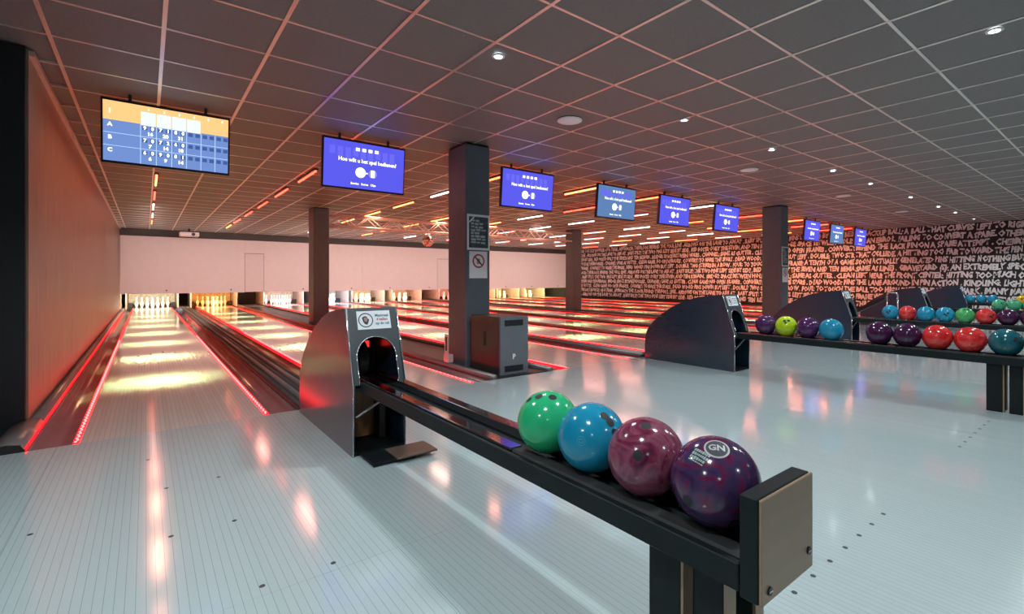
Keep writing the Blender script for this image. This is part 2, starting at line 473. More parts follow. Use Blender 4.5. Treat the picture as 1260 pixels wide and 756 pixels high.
gaps = []
for i in range(9):
    gaps.append((LANES[i] + LW / 2 + GW, LANES[i + 1] - LW / 2 - GW, i))
Y0, Y1 = FOUL + 0.004, LANE_END
for a, b, i in gaps:
    nm = f'between the {LANE_NAME[i].split(" lane")[0]} and {ORD[i + 1]} lanes'
    a += 0.001; b -= 0.001
    if i % 2 == 0:   # ball track cover inside a pair
        t = thing('ball_track_cover', f'grey ridged ball track cover running {nm}', 'lane divider', group='dividers between lanes')
        obj('base', B().box(a, b, Y0, Y1, -0.12, 0.012).me('divider_base'), M_DIVTOP, t)
        wd = b - a
        for k, fx in enumerate((0.09, 0.30, 0.5, 0.70, 0.91)):
            obj('cap_rail', B().extrude(cap_profile(a + wd * fx, 0.05, 0.035 + 0.012 * (k % 2)), 'y', Y0, Y1).me('cap_rail', True), M_CAPRAIL if k % 2 else M_DIVTOP, t)
    elif b - a > 0.5:
        t = thing('pillar_divider', f'wide dark divider carrying the pillars {nm}', 'lane divider', group='dividers between lanes')
        obj('base', B().box(a, b, Y0, Y1, -0.12, -0.002).me('divider_base'), M_DIVTOP, t)
        for fx in (a + 0.045, b - 0.045):
            r = obj('cap_rail', B().extrude(cap_profile(fx, 0.07, 0.05), 'y', Y0 + 0.004, Y1).me('cap_rail', True), M_CAPRAIL, t)
        obj('threshold', B().box(a + 0.09, b - 0.09, Y0, Y0 + 0.10, -0.002, 0.008).me('threshold'), M_BLACK, t)
    else:
        t = thing('divider', f'narrow grey divider rail {nm}', 'lane divider', group='dividers between lanes')
        obj('base', B().box(a, b, Y0, Y1, -0.12, 0.0).me('divider_base'), M_DIVTOP, t)
        obj('cap_rail', B().extrude(cap_profile((a + b) / 2, (b - a) * 0.9, 0.05), 'y', Y0, Y1).me('cap_rail', True), M_CAPRAIL, t)
# wall side rail with black end cap
a, b = WALL_L, LANES[0] - LW / 2 - GW - 0.001
ws = thing('wall_rail', 'grey rounded gutter rail along the foot of the wood wall', 'rail')
bx0 = WALL_L + 0.001
prof = [(bx0, -0.12), (bx0, 0.035), (bx0 + (b - bx0) * 0.35, 0.05), (bx0 + (b - bx0) * 0.75, 0.04), (b, 0.01), (b, -0.12)]
obj('rail_body', B().extrude(prof, 'y', Y0 + 0.76, Y1).me('rail_body', True), M_CAPRAIL, ws)
prof2 = [(p[0] - (0.07 if p[0] == bx0 else 0.03 if p[0] < b - 0.04 else 0), p[1]) for p in prof]
obj('rail_nose', B().extrude(prof2, 'y', Y0 + 0.02, Y0 + 0.748).me('rail_nose', True), M_CAPRAIL, ws)
obj('end_cap', B().extrude(prof2, 'y', Y0, Y0 + 0.018).me('end_cap'), M_BLACK, ws, label='black end cap')
obj('light_strip', B().box(b - 0.012, b + 0.004, Y0 + 0.01, 20, 0.004, 0.016).me('wall_light_strip'), M_LED, ws, label='thin red light line on the rail')
obj('side_floor_strip', B().box(LANES[9] + LW / 2 + GW + 0.002, WALL_R - 0.002, Y0, Y1, -0.12, 0.012).me('side_floor_strip'), M_DIVTOP,
    label='grey floor strip between the last lane and lettered wall', cat='floor strip')

# ------------------------------------------------------------------ masking panels over the pin decks
mk = thing('masking_unit', 'long white masking panel hanging above the pin decks', 'wall panel', (0, MASK_Y, 0))
edges = [WALL_L + 0.01, 2.80, 3.42, 7.05, 10.48, 11.10, 14.8, WALL_R - 0.01]
for k in range(7):
    x0, x1 = edges[k], edges[k + 1]
    isd = k in (1, 4)
    if isd:
        obj('door', B().box(x0 + 0.012, x1 - 0.012, -0.004, 0.03, 0.58, 1.97).me('mask_door'), M_MASKDOOR, mk, label='flush white access door')
        obj('panel', B().box(x0, x1, 0, 0.03, 1.99, 2.455).me('mask_panel'), M_MASK, mk)
        obj('door_gap', B().box(x0, x1, 0.012, 0.03, 0.58, 1.985).me('mask_gap'), M_SEAM, mk)
    else:
        obj('panel', B().box(x0 + 0.002, x1 - 0.002, 0, 0.03, 0.565, 2.455).me('mask_panel'), M_MASK, mk)
sens = B().cyl((0, 0, 0), (0, -1, 0), 0.022, 0.03, 10).me('sensor')
for lx in LANES: obj('sensor', sens, M_BLACK, mk, (lx + 0.35, -0.004, 0.67))

# ------------------------------------------------------------------ pin decks, pins
PINP = [(0.0285, 0), (0.0293, 0.008), (0.0365, 0.03), (0.0498, 0.075), (0.0605, 0.115), (0.0575, 0.15), (0.042, 0.2), (0.0265, 0.24),
        (0.0228, 0.262), (0.025, 0.29), (0.0315, 0.33), (0.0322, 0.346), (0.028, 0.366), (0.016, 0.378), (0.0, 0.381)]
pin_me = B().lathe(PINP, 14).me('pin', True)
band = B()
pinstripe = B().lathe([(0.0270, 0.243), (0.0245, 0.252), (0.0242, 0.253)], 14).me('stripe', True)
deckcol = [(1.0, 0.90, 0.68), (1.0, 0.38, 0.08), (1.0, 0.74, 0.72), (0.68, 0.80, 1.0), (1.0, 0.72, 0.42), (1.0, 0.45, 0.30), (1.0, 0.3, 0.25), (1.0, 0.55, 0.25), (1.0, 0.75, 0.35), (1.0, 0.85, 0.35)]
ROWN = ['front', 'second', 'third', 'back']
curt = B().box(-0.70, 0.70, -0.02, 0.02, 0.10, 1.0).me('curtain', bevel=0.008)
for i, lx in enumerate(LANES):
    t = thing('pin_deck', f'lit pin pit with pale curtain at the end of the {LANE_NAME[i]}', 'pin pit', (lx, 0, 0), group='pin pits at the lane ends')
    obj('curtain', curt, M_CUSHION, t, (0, 23.95, 0))
    for sg in (-1, 1):
        xo = sg * (LW / 2 + GW - 0.02)
        obj('side_wall', B().box(min(xo, xo - sg * 0.03), max(xo, xo - sg * 0.03), 22.2, 24.0, -0.012, 1.2).me('side_wall'), M_PITSIDE, t)
        obj('pit_block', B().box(min(sg * (LW / 2 + 0.03), sg * (LW / 2 + GW - 0.06)), max(sg * (LW / 2 + 0.03), sg * (LW / 2 + GW - 0.06)), 23.3, 23.42, -0.01, 0.17).me('pit_block'), M_BLACK, t)
    obj('lamp_bar', B().box(-0.55, 0.55, 21.2, 21.26, 1.0, 1.05).me('lamp_bar'), emit(f'pin_lamp_{i}', deckcol[i], 6.0), t, label='pin deck lamp behind the masking panel')
    ld = bpy.data.lights.new('pin_lamp', 'AREA'); ld.shape = 'RECTANGLE'; ld.size = 1.1; ld.size_y = 0.15
    ld.energy = PIN_LAMP_W; ld.color = deckcol[i]
    lo = bpy.data.objects.new('pin_lamp', ld); COL.objects.link(lo); lo.parent = t
    lo.location = (0, 21.3, 0.98); lo.rotation_euler = (radians(55), 0, 0)
    for r in range(4):
        for q in range(r + 1):
            px = lx + (q - r / 2) * 0.3048; py = FOUL + 18.29 + r * 0.264
            pos = 'single' if r == 0 else ['leftmost', 'second', 'third', 'rightmost'][q] if q < r else 'rightmost'
            p = obj('bowling_pin', pin_me, M_PIN, None, (px, py, 0),
                    label=f'white bowling pin, {pos} of the {ROWN[r]} row on the {LANE_NAME[i]}', cat='bowling pin', group=f'pins on the {LANE_NAME[i]}')
            if i < 3: obj('stripe', pinstripe, M_PINRED, p)

# small white ball detector beside the first lane
bd = thing('ball_detector', 'small white ball detector post at the right edge of the leftmost lane', 'sensor', (LANES[0] + LW / 2 + 0.05, 13.6, -0.012))
obj('post', B().box(-0.02, 0.02, -0.03, 0.03, 0.0, 0.17).me('detector_post', bevel=0.004), M_WHITE, bd)
obj('eye', B().cyl((-0.021, 0, 0.13), (-1, 0, 0), 0.012, 0.006, 10).me('detector_eye'), M_BLACK, bd)

# ------------------------------------------------------------------ pillars
def pillar(x0, x1, y0, y1, label, z0=-0.002):
    t = thing('pillar', label, 'pillar', ((x0 + x1) / 2, (y0 + y1) / 2, z0))
    hx, hy = (x1 - x0) / 2, (y1 - y0) / 2
    obj('shaft', B().box(-hx, hx, -hy, hy, 0, CEIL - 0.03 - z0).me('shaft', bevel=0.012), M_PILLAR, t)
    obj('collar', B().box(-hx + 0.012, hx - 0.012, -hy + 0.012, hy - 0.012, CEIL - 0.03 - z0, CEIL - 0.009 - z0).me('collar'), M_BLACK, t)
    return t


pillar(2.97, 3.31, 5.10, 5.54, 'dark slate pillar behind the black speaker cabinet, carrying two posters')
pillar(2.97, 3.31, 11.9, 12.34, 'dark pillar at the left end of the ceiling truss')
pillar(10.99, 11.36, 11.9, 12.3, 'dark pillar at the right end of the ceiling truss')
pillar(10.95, 11.29, 5.10, 5.54, 'dark pillar in front of the lettered wall with two notices')


def poster(x0, x1, z0, z1, y, label, main):
    cx, cz = (x0 + x1) / 2, (z0 + z1) / 2; hw, hh = (x1 - x0) / 2, (z1 - z0) / 2
    t = thing('poster' if main else 'prohibition_sign', label, 'poster' if main else 'sign', (cx, y, cz))
    obj('sheet', B().box(-hw, hw, -0.008, -0.0005, -hh, hh).me('sheet'), M_PAPER, t)
    if main:
        obj('print_area', B().box(-hw + 0.022, hw - 0.022, -0.0095, -0.008, -hh + 0.028, hh - 0.028).me('print_area'), M_POSTER, t)
        rr = random.Random(3); b = B()
        for r in range(8):
            z = hh - 0.075 - r * (2 * hh - 0.13) / 8; n = rr.randint(2, 4)
            x = -hw + 0.05
            for k in range(n):
                wd = rr.uniform(0.03, 0.07)
                if x + wd > hw - 0.04: break
                b.box(x, x + wd, -0.0102, -0.0095, z - rr.uniform(0.008, 0.018), z + rr.uniform(0.006, 0.014)); x += wd + 0.012
        obj('print', b.me('poster_print'), M_POSTERTXT, t)
        M4 = Matrix.Translation((-hw + 0.06, 0, hh - 0.065)) @ Matrix.Rotation(radians(-45), 4, 'Y')
        obj('corner_flash', B().box(-0.045, 0.045, -0.0104, -0.0096, -0.008, 0.008, M4).me('corner_flash'), M_PAPER, t)
    else:
        n = 28; R, r = 0.085, 0.066; vz = 0.045
        v = [(rad * cos(2 * pi * k / n), -0.0095, vz + rad * sin(2 * pi * k / n)) for rad in (R, r) for k in range(n)]
        obj('ring', mesh('ring', v, [(k, (k + 1) % n, n + (k + 1) % n, n + k) for k in range(n)]), M_REDINK, t)
        M4 = Matrix.Translation((0, 0, vz)) @ Matrix.Rotation(radians(45), 4, 'Y')
        obj('slash', B().box(-0.07, 0.07, -0.0105, -0.0096, -0.008, 0.008, M4).me('slash'), M_INK, t)
        obj('cup_print', B().box(-0.022, 0.022, -0.0092, -0.008, vz - 0.035, vz + 0.03).me('cup_print'), M_SKIN, t)
    return t


poster(2.985, 3.30, 1.40, 1.83, 5.10, 'dark printed poster in white frame on the pillar above the speaker cabinet', True)
poster(3.015, 3.265, 1.06, 1.385, 5.10, 'white no food sign with red slashed ring below the dark poster', False)
poster(10.965, 11.28, 1.33, 1.77, 5.10, 'narrow poster on the pillar in front of the lettered wall', True)
poster(10.99, 11.24, 0.98, 1.30, 5.10, 'white slashed ring notice on the pillar in front of the lettered wall', False)

# ------------------------------------------------------------------ ball returns
RACK_Z, BALL_R = 0.545, 0.108


def build_return():
    t = thing('ball_return', '', 'ball return', (PAIRS[0], 0, 0), group='ball returns between lane pairs')
    HW = 0.165
    arc = [(3.08, 0.87), (3.22, 0.858), (3.40, 0.832), (3.58, 0.782), (3.76, 0.705), (3.92, 0.61), (4.06, 0.50), (4.15, 0.40), (4.19, 0.30), (4.20, 0.18), (4.20, 0.0)]
    prof = [(2.93, 0.0), (2.93, 0.42)] + arc
    for sg in (-1, 1):
        x = sg * HW
        sp = obj('side_panel', B().extrude(prof, 'x', min(x, x - sg * 0.014), max(x, x - sg * 0.014)).me('side_panel'), M_HOODSIDE, t)
        e = B()
        for p, q in zip(prof[:2], prof[1:3]): e.tube((x - sg * 0.004, p[0] - 0.003, p[1] + 0.002), (x - sg * 0.004, q[0] - 0.003, q[1]), 0.0035, 8)
        obj('edge_trim', e.me('edge_trim', True), M_CHROME, sp)
    bm = B()
    xi = HW - 0.014
    for p, q in zip(arc, arc[1:]):
        dy, dz = q[0] - p[0], q[1] - p[1]; L = hypot(dy, dz); ny, nz = dz / L * 0.012, -dy / L * 0.012
        c = [(p[0], p[1]), (q[0], q[1]), (q[0] + ny, q[1] + nz), (p[0] + ny, p[1] + nz)]
        bm.extrude(c, 'x', -xi, xi)
    obj('roof', bm.me('roof'), M_HOODFRONT, t)
    # slanted front with arched opening
    L = hypot(0.15, 0.45); ny, nz = 0.15 / L, 0.45 / L
    P = lambda x, s, d=0.0: (x, 2.93 + ny * s + nz * d, 0.42 + nz * s - ny * d)
    A, sp0 = 0.122, 0.165
    W2, top = xi - 0.0005, L
    inner = [(-A, 0.0), (-A, sp0 * 0.5)]; outer = [(-W2, 0.0), (-W2, sp0 * 0.5)]
    angs = sorted(set([pi - k * pi / 16 for k in range(17)] + [atan2(top - sp0, W2), atan2(top - sp0, -W2)]), reverse=True)
    for th in angs:
        inner.append((A * cos(th), sp0 + A * sin(th)))
        c, s_ = cos(th), sin(th)
        k = min(W2 / abs(c) if abs(c) > 1e-6 else 9, (top - sp0) / s_ if s_ > 1e-6 else 9)
        outer.append((k * c, sp0 + k * s_))
    inner += [(A, sp0 * 0.5), (A, 0.0)]; outer += [(W2, sp0 * 0.5), (W2, 0.0)]
    n = len(inner); v = []
    for d in (0.0, 0.014):
        v += [P(*p, d) for p in inner] + [P(*p, d) for p in outer]
    f = []
    for k in range(n - 1):
        f.append((k, k + 1, n + k + 1, n + k)); f.append((2 * n + k, 3 * n + k, 3 * n + k + 1, 2 * n + k + 1))
        f.append((k, 2 * n + k, 2 * n + k + 1, k + 1))
    fp = obj('front_panel', mesh('front_panel', v, f), M_HOODFRONT, t)
    e = B()
    for p, q in zip(inner, inner[1:]): e.tube(P(*p, -0.002), P(*q, -0.002), 0.003, 6)
    obj('arch_trim', e.me('arch_trim', True), M_CHROME, fp)
    obj('throat', B().box(-xi, xi, 3.42, 3.44, 0.30, 0.80).me('throat'), M_BLACK, t)
    obj('shelf', B().box(-xi, xi, 2.96, 3.44, 0.375, 0.395).me('shelf'), M_BLACK, t)
    obj('lift_wheel', B().cyl((-0.03, 3.32, 0.52), (1, 0, 0), 0.12, 0.06, 24).me('lift_wheel'), M_RUBBER, t)
    for sx in (-0.075, 0.07):  # glowing boxes imitate red LED reflections, no lamps sit here
        obj('led_reflection', B().box(sx - 0.03, sx + 0.03, 3.40, 3.419, 0.585 - sx * 0.1, 0.62).me('led_reflection'), M_REDREFL, t, label='painted red LED reflection inside the hood')
    # sticker
    st = obj('sticker', mesh('sticker', [P(-0.098, 0.335, -0.002), P(0.112, 0.335, -0.002), P(0.112, 0.452, -0.002), P(-0.098, 0.452, -0.002)], [(0, 1, 2, 3)]), M_PAPER, t, label='white instruction sticker with a hand in a ring')
    nn = 24; cx0, cs = -0.045, 0.3935
    v = [P(cx0 + r_ * cos(2 * pi * k / nn), cs + r_ * sin(2 * pi * k / nn), -0.003) for r_ in (0.046, 0.040) for k in range(nn)]
    obj('ring_print', mesh('ring_print', v, [(k, (k + 1) % nn, nn + (k + 1) % nn, nn + k) for k in range(nn)]), M_INK, st)
    hand = [(-0.022, 0.016), (-0.018, -0.006), (-0.008, -0.024), (0.008, -0.03), (0.016, -0.012), (0.022, 0.006), (0.014, 0.008), (0.008, 0.022), (0.0, 0.026), (-0.010, 0.024)]
    obj('hand_print', mesh('hand_print', [P(cx0 + x, cs + z, -0.003) for x, z in hand], [tuple(range(10))]), M_INK, st)
    obj('palm_print', mesh('palm_print', [P(cx0 + x * 0.55, cs + 0.004 + z * 0.55, -0.0035) for x, z in hand], [tuple(range(10))]), M_SKIN, st)
    for body, s_, mt in (('Maximaal', 0.421, M_TEALINK), ('4 ballen', 0.396, M_REDINK), ('op de rail', 0.370, M_TEALINK)):
        me = text_mesh(body, 0.024, 'CENTER', 0.95, 0.0006)
        me.transform(Matrix(((1, 0, 0, 0.058), (0, nz, ny, 2.93 + ny * s_ - 0.003 * nz), (0, -ny, nz, 0.42 + nz * s_ + 0.003 * ny), (0, 0, 0, 1))))
        obj('sticker_text', me, mt, st)
    # lower bay
    obj('inner_board', B().box(-xi, 0.06, 3.20, 3.215, 0.03, 0.36).me('inner_board'), M_INNERWOOD, t, label='brown wooden board in the lower bay')
    obj('inner_frame', B().box(0.06, 0.10, 3.10, 3.215, 0.03, 0.36).me('inner_frame'), M_BLACK, t)
    obj('bay_floor', B().box(-xi, xi, 2.94, 3.8, 0.0, 0.02).me('bay_floor'), M_TRAY, t)
    obj('brace', B().tube((xi - 0.02, 2.95, 0.37), (-xi + 0.02, 2.97, 0.22), 0.008, 6).me('brace'), M_STEEL, t)
    obj('foot_plate', B().box(-0.125, 0.13, 2.70, 2.94, 0.002, 0.022).me('foot_plate', bevel=0.004), M_TRAY, t, label='black steel foot plate')
    obj('foot_flap', B().box(0.0, 0.25, 2.665, 2.86, 0.024, 0.036).me('foot_flap', bevel=0.003), M_FLAP, t, label='brown foot flap')
    # rack
    for sg in (-1, 1):
        a, b = sorted((sg * 0.104, sg * 0.122))
        obj('side_beam', B().box(a, b, 0.552, 2.925, 0.378, 0.440).me('side_beam', bevel=0.003), M_TRAY, t)
        a, b = sorted((sg * 0.050, sg * 0.102))
        obj('guide_rail', B().box(a, b, 1.42, 3.15, 0.41, 0.449).me('guide_rail', bevel=0.003), M_RAIL, t, label='polished dark guide rail')
        obj('ball_rest', B().box(a, b, 0.552, 1.418, 0.41, 0.4475).me('ball_rest', bevel=0.006), M_RUBBER, t, label='padded black ball rest')
    obj('tray', B().box(-0.103, 0.103, 0.552, 2.925, 0.385, 0.409).me('tray'), M_TRAY, t)
    ep = obj('end_plate', B().box(-0.122, 0.122, 0.508, 0.55, 0.37, 0.592).me('end_plate', bevel=0.003), M_TRAY, t)
    obj('face_plate', B().box(-0.122, 0.122, 0.500, 0.507, 0.37, 0.592).me('face_plate', bevel=0.002), M_WARMFACE, ep, label='end face with painted warm reflection')
    for bx, bz in ((-0.09, 0.395), (0.098, 0.415)):
        bt = obj('bolt', B().cyl((bx, 0.4995, bz), (0, -1, 0), 0.009, 0.003, 14).me('bolt'), M_BLACK, ep)
        obj('bolt_slot', B().box(bx - 0.006, bx + 0.006, 0.4955, 0.4964, bz - 0.0012, bz + 0.0012).me('bolt_slot'), M_CHROME, bt)
    for y0, y1 in ((0.60, 0.685), (0.715, 0.82)):
        for sg in (-1, 1):
            a, b = sorted((sg * 0.045, sg * 0.085))
            lg = obj('leg', B().box(a, b, y0 + 0.008, y1, 0.001, 0.384).me('leg', bevel=0.002), M_TRAY, t)
            obj('leg_face', B().box(a, b, y0, y0 + 0.007, 0.001, 0.384).me('leg_face'), M_WARMFACE, lg, label='leg face with painted warm reflection')
    return t


ret = build_return()
RLAB = ['grey metal ball return nearest the camera with a four-ball rack',
        'dark ball return with nine balls, second from the left',
        'dark ball return third from the left, behind the nine-ball rack',
        'distant ball return fourth from the left in front of the lettered wall',
        'farthest ball return at the right in front of the lettered wall']
for k, cx in enumerate(PAIRS):
    r = ret if k == 0 else copy_tree(ret)
    r.location = (cx, 0, 0); r['label'] = RLAB[k]
    if k:
        for ch in list(r.children):
            if ch.name.startswith('foot_'): bpy.data.objects.remove(ch)

# ------------------------------------------------------------------ bowling balls
bm = bmesh.new(); bmesh.ops.create_uvsphere(bm, u_segments=40, v_segments=22, radius=BALL_R)
ball_me = bpy.data.meshes.new('ball'); bm.to_mesh(ball_me); bm.free()
for p in ball_me.polygons: p.use_smooth = True


def cap_mesh(r, n=14, lift=0.0004):
    """small disc lying on the sphere, centred on +Z"""
    R = BALL_R + lift
    v = [(0, 0, R)] + [(R * sin(r * q / 2 / BALL_R) * cos(2 * pi * k / n), R * sin(r * q / 2 / BALL_R) * sin(2 * pi * k / n), R * cos(r * q / 2 / BALL_R)) for q in (1, 2) for k in range(n)]
    f = [(0, 1 + k, 1 + (k + 1) % n) for k in range(n)] + [(1 + k, 1 + n + k, 1 + n + (k + 1) % n, 1 + (k + 1) % n) for k in range(n)]
    return mesh('finger_hole', v, f, True)


hole_me, hole_s = cap_mesh(0.0145), cap_mesh(0.011)


def wrap(me, lift=0.0006):
    """bend a flat XZ mesh (facing -Y) onto the sphere around +Z"""
    R = BALL_R + lift
    for v in me.vertices:
        x, y = v.co.x, v.co.z
        r = hypot(x, y); a = r / BALL_R
        if r < 1e-7: v.co = (0, 0, R)
        else: v.co = (R * sin(a) * x / r, R * sin(a) * y / r, R * cos(a))
    me.update(); return me


def toward(d, roll=0.0):
    return (Vector(d).to_track_quat('Z', 'Y') @ Matrix.Rotation(roll, 4, 'Z').to_quaternion()).to_euler()


def surf_dir(c, u, v):
    """direction from the ball centre to the ball surface seen along a photo pixel"""
    d = ray(u, v).normalized(); o = Vector((0, 0, CAM_H)) - Vector(c)
    b = o.dot(d); q = b * b - (o.dot(o) - BALL_R ** 2)
    s = -b - sqrt(max(q, 0))
    return (o + d * s).normalized()


BM = dict(
    green=swirl_mat('ball_green', [(0.02, 0.42, 0.17), (0.03, 0.50, 0.21)], 3),
    cyan=swirl_mat('ball_cyan', [(0.008, 0.22, 0.38), (0.012, 0.30, 0.47)], 3),
    maroon=swirl_mat('ball_maroon', [(0.045, 0.008, 0.03), (0.17, 0.022, 0.055), (0.25, 0.07, 0.11), (0.18, 0.04, 0.035), (0.10, 0.012, 0.05)], 10),
    purple=swirl_mat('ball_purple', [(0.022, 0.005, 0.03), (0.14, 0.012, 0.055), (0.05, 0.03, 0.09), (0.15, 0.02, 0.05), (0.17, 0.05, 0.02), (0.04, 0.008, 0.04)], 12),
    plum=swirl_mat('ball_plum', [(0.020, 0.006, 0.026), (0.055, 0.010, 0.05), (0.025, 0.007, 0.035)], 8),
    violet=swirl_mat('ball_violet', [(0.030, 0.008, 0.060), (0.075, 0.018, 0.09), (0.03, 0.007, 0.04)], 8),
    lime=swirl_mat('ball_lime', [(0.38, 0.55, 0.01), (0.48, 0.66, 0.02)], 3),
    red=swirl_mat('ball_red', [(0.42, 0.012, 0.012), (0.62, 0.03, 0.03), (0.70, 0.07, 0.06)], 9),
    teal=swirl_mat('ball_teal', [(0.005, 0.055, 0.085), (0.01, 0.11, 0.14), (0.005, 0.06, 0.07)], 7),
    mint=swirl_mat('ball_mint', [(0.04, 0.36, 0.16), (0.10, 0.46, 0.26)], 6),
    leaf=swirl_mat('ball_leaf', [(0.03, 0.30, 0.09), (0.08, 0.40, 0.12)], 8),
    paleblue=swirl_mat('ball_paleblue', [(0.25, 0.50, 0.62), (0.35, 0.60, 0.70)], 4),
    yellow=swirl_mat('ball_yellow', [(0.65, 0.42, 0.01), (0.75, 0.52, 0.03)], 4),
)


def ball(c, colour, label, group, holes=None, seed=0):
    rnd = random.Random(seed)
    o = obj('bowling_ball', ball_me.copy(), BM[colour], None, c, label=label, cat='bowling ball', group=group)
    if holes is None:
        d = Vector((rnd.uniform(-1, 0.4), rnd.uniform(-1, 0.2), rnd.uniform(0.0, 0.9))).normalized()
        t = d.orthogonal().normalized(); b = d.cross(t)
        hs = [d, (d + t * 0.24).normalized(), (d + b * 0.36 + t * 0.12).normalized()]
    else:
        hs = [surf_dir(c, u, v) for u, v in holes]
    for k, h in enumerate(hs):
        obj('finger_hole', hole_me if k != 1 else hole_s, M_HOLE, o, rot=toward(h))
    return o


X1 = PAIRS[0]
G1 = 'balls on the nearest rack'
ball((X1, 1.335, RACK_Z), 'green', 'bright green bowling ball on the nearest rack', G1, [(680, 489), (651, 492), (663, 488)])
b2 = ball((X1, 1.117, RACK_Z), 'cyan', 'blue bowling ball between the green and maroon balls on the nearest rack', G1, [(751, 520), (756, 532), (744, 512)])
b3 = ball((X1, 0.899, RACK_Z), 'maroon', 'maroon and pink swirled bowling ball on the nearest rack', G1, [(785, 561), (764, 523), (795, 524)])
b4 = ball((X1, 0.681, RACK_Z), 'purple', 'large purple swirled bowling ball with ring emblem at the end of the nearest rack', G1, [(846, 617), (845, 633), (903, 645)])
n = 24
ring = mesh('ring_emblem', [(r_ * cos(2 * pi * k / n), 0, r_ * sin(2 * pi * k / n)) for r_ in (0.030, 0.0255) for k in range(n)], [(k, (k + 1) % n, n + (k + 1) % n, n + k) for k in range(n)])
M_EMB = mat('emblem_grey', (0.42, 0.40, 0.40), 0.4, var=0.05)
M_EMBG = mat('emblem_green_grey', (0.30, 0.40, 0.36), 0.4, var=0.05)
dr = toward(surf_dir(b4.location, 882, 551.5))
obj('ring_emblem', wrap(ring), M_EMB, b4, rot=dr, label='grey ring emblem')
disc = mesh('emblem_disc', [(0, 0, 0)] + [(r_ * cos(2 * pi * k / n), 0, r_ * sin(2 * pi * k / n)) for r_ in (0.012, 0.0253) for k in range(n)],
            [(0, 1 + k, 1 + (k + 1) % n) for k in range(n)] + [(1 + k, 1 + n + k, 1 + n + (k + 1) % n, 1 + (k + 1) % n) for k in range(n)])
obj('emblem_disc', wrap(disc, 0.0004), M_INK, b4, rot=dr)
lt = text_mesh('GN', 0.026, 'CENTER', 1.0, 0.0008)
obj('emblem_letters', wrap(lt, 0.0009), M_EMB, b4, rot=dr)
d2 = surf_dir(b4.location, 860, 562); d3 = surf_dir(b4.location, 874, 570.5)
e2 = toward(d2)
ax = (e2.to_quaternion().inverted() @ (d3 - d2)); ang = atan2(ax.y, ax.x)
rb = random.Random(11)
for dz in (0.013, 0.003, -0.007, -0.015):
    q = []; x = -0.022
    while x < 0.018:
        wd = rb.uniform(0.003, 0.006); hh = rb.uniform(0.0025, 0.0042) if dz > -0.01 else 0.0014
        q += [(x, 0, dz - hh), (x + wd, 0, dz - hh), (x + wd, 0, dz + hh), (x, 0, dz + hh)]; x += wd + 0.0014
    me = mesh('emblem_print', q, [tuple(range(4 * n_, 4 * n_ + 4)) for n_ in range(len(q) // 4)])
    obj('emblem_print', wrap(me, 0.0007), M_EMBG, b4, rot=toward(d2, ang), label='row of small grey-green print', kind='stuff')
ring2 = mesh('faint_emblem', [(r_ * cos(2 * pi * k / n), 0, r_ * sin(2 * pi * k / n)) for r_ in (0.0135, 0.0125, 0.007, 0.0055) for k in range(n)],
             [(q * n + k, q * n + (k + 1) % n, (q + 1) * n + (k + 1) % n, (q + 1) * n + k) for q in (0, 2) for k in range(n)])
obj('faint_emblem', wrap(ring2), mat('emblem_blue', (0.10, 0.42, 0.52), 0.4, var=0.05), b2, rot=toward(surf_dir(b2.location, 715, 543)))

RACKS = [
    (1, 'balls on the second rack', [(2.65, 'violet', 'small purple ball next to the hood, first on the nine-ball rack'), (2.43, 'lime', 'lime yellow bowling ball on the nine-ball rack'),
        (2.21, 'violet', 'purple ball between the lime and light blue balls on the nine-ball rack'), (1.99, 'cyan', 'light blue ball beside the gap on the nine-ball rack'),
        (1.58, 'plum', 'dark plum ball just right of the gap on the nine-ball rack'), (1.364, 'plum', 'dark plum ball left of the two red balls'),
        (1.148, 'red', 'left of two red balls on the nine-ball rack'), (0.932, 'red', 'right of two red balls on the nine-ball rack'), (0.716, 'teal', 'dark teal ball at the right end of the nine-ball rack')]),
    (2, 'balls on the third rack', [(2.46, 'cyan', 'first blue ball on the third rack, left of the red ball'), (2.243, 'red', 'red ball between blue balls on the third rack'), (2.026, 'cyan', 'blue ball right of the red ball on the third rack'),
        (1.81, 'cyan', 'blue ball left of the green ball on the third rack'), (1.593, 'leaf', 'green ball on the third rack'), (1.376, 'red', 'red ball right of the green ball on the third rack'),
        (1.16, 'plum', 'dark plum ball right of the red ball on the third rack'), (0.943, 'plum', 'dark plum ball at the right picture edge on the third rack')]),
    (3, 'balls on the fourth rack', [(1.85, 'mint', 'left mint green ball on the fourth rack'), (1.633, 'mint', 'right mint green ball on the fourth rack'), (1.416, 'leaf', 'green ball at the picture edge on the fourth rack')]),
    (4, 'balls on the farthest rack', [(2.90, 'cyan', 'left of three blue balls on the farthest rack'), (2.68, 'cyan', 'middle of three blue balls on the farthest rack'), (2.46, 'cyan', 'right of three blue balls on the farthest rack'),
        (1.93, 'yellow', 'yellow ball on the farthest rack')]),
]
for k, grp, lst in RACKS:
    for j, (y, colr, lab) in enumerate(lst):
        ball((PAIRS[k], y, RACK_Z), colr, lab, grp, seed=k * 20 + j)
ball((LANES[0] + LW / 2 + GW / 2, 19.6, 0.02), 'paleblue', 'pale blue ball lying in the gutter beside the pins of the leftmost lane', None, seed=99)

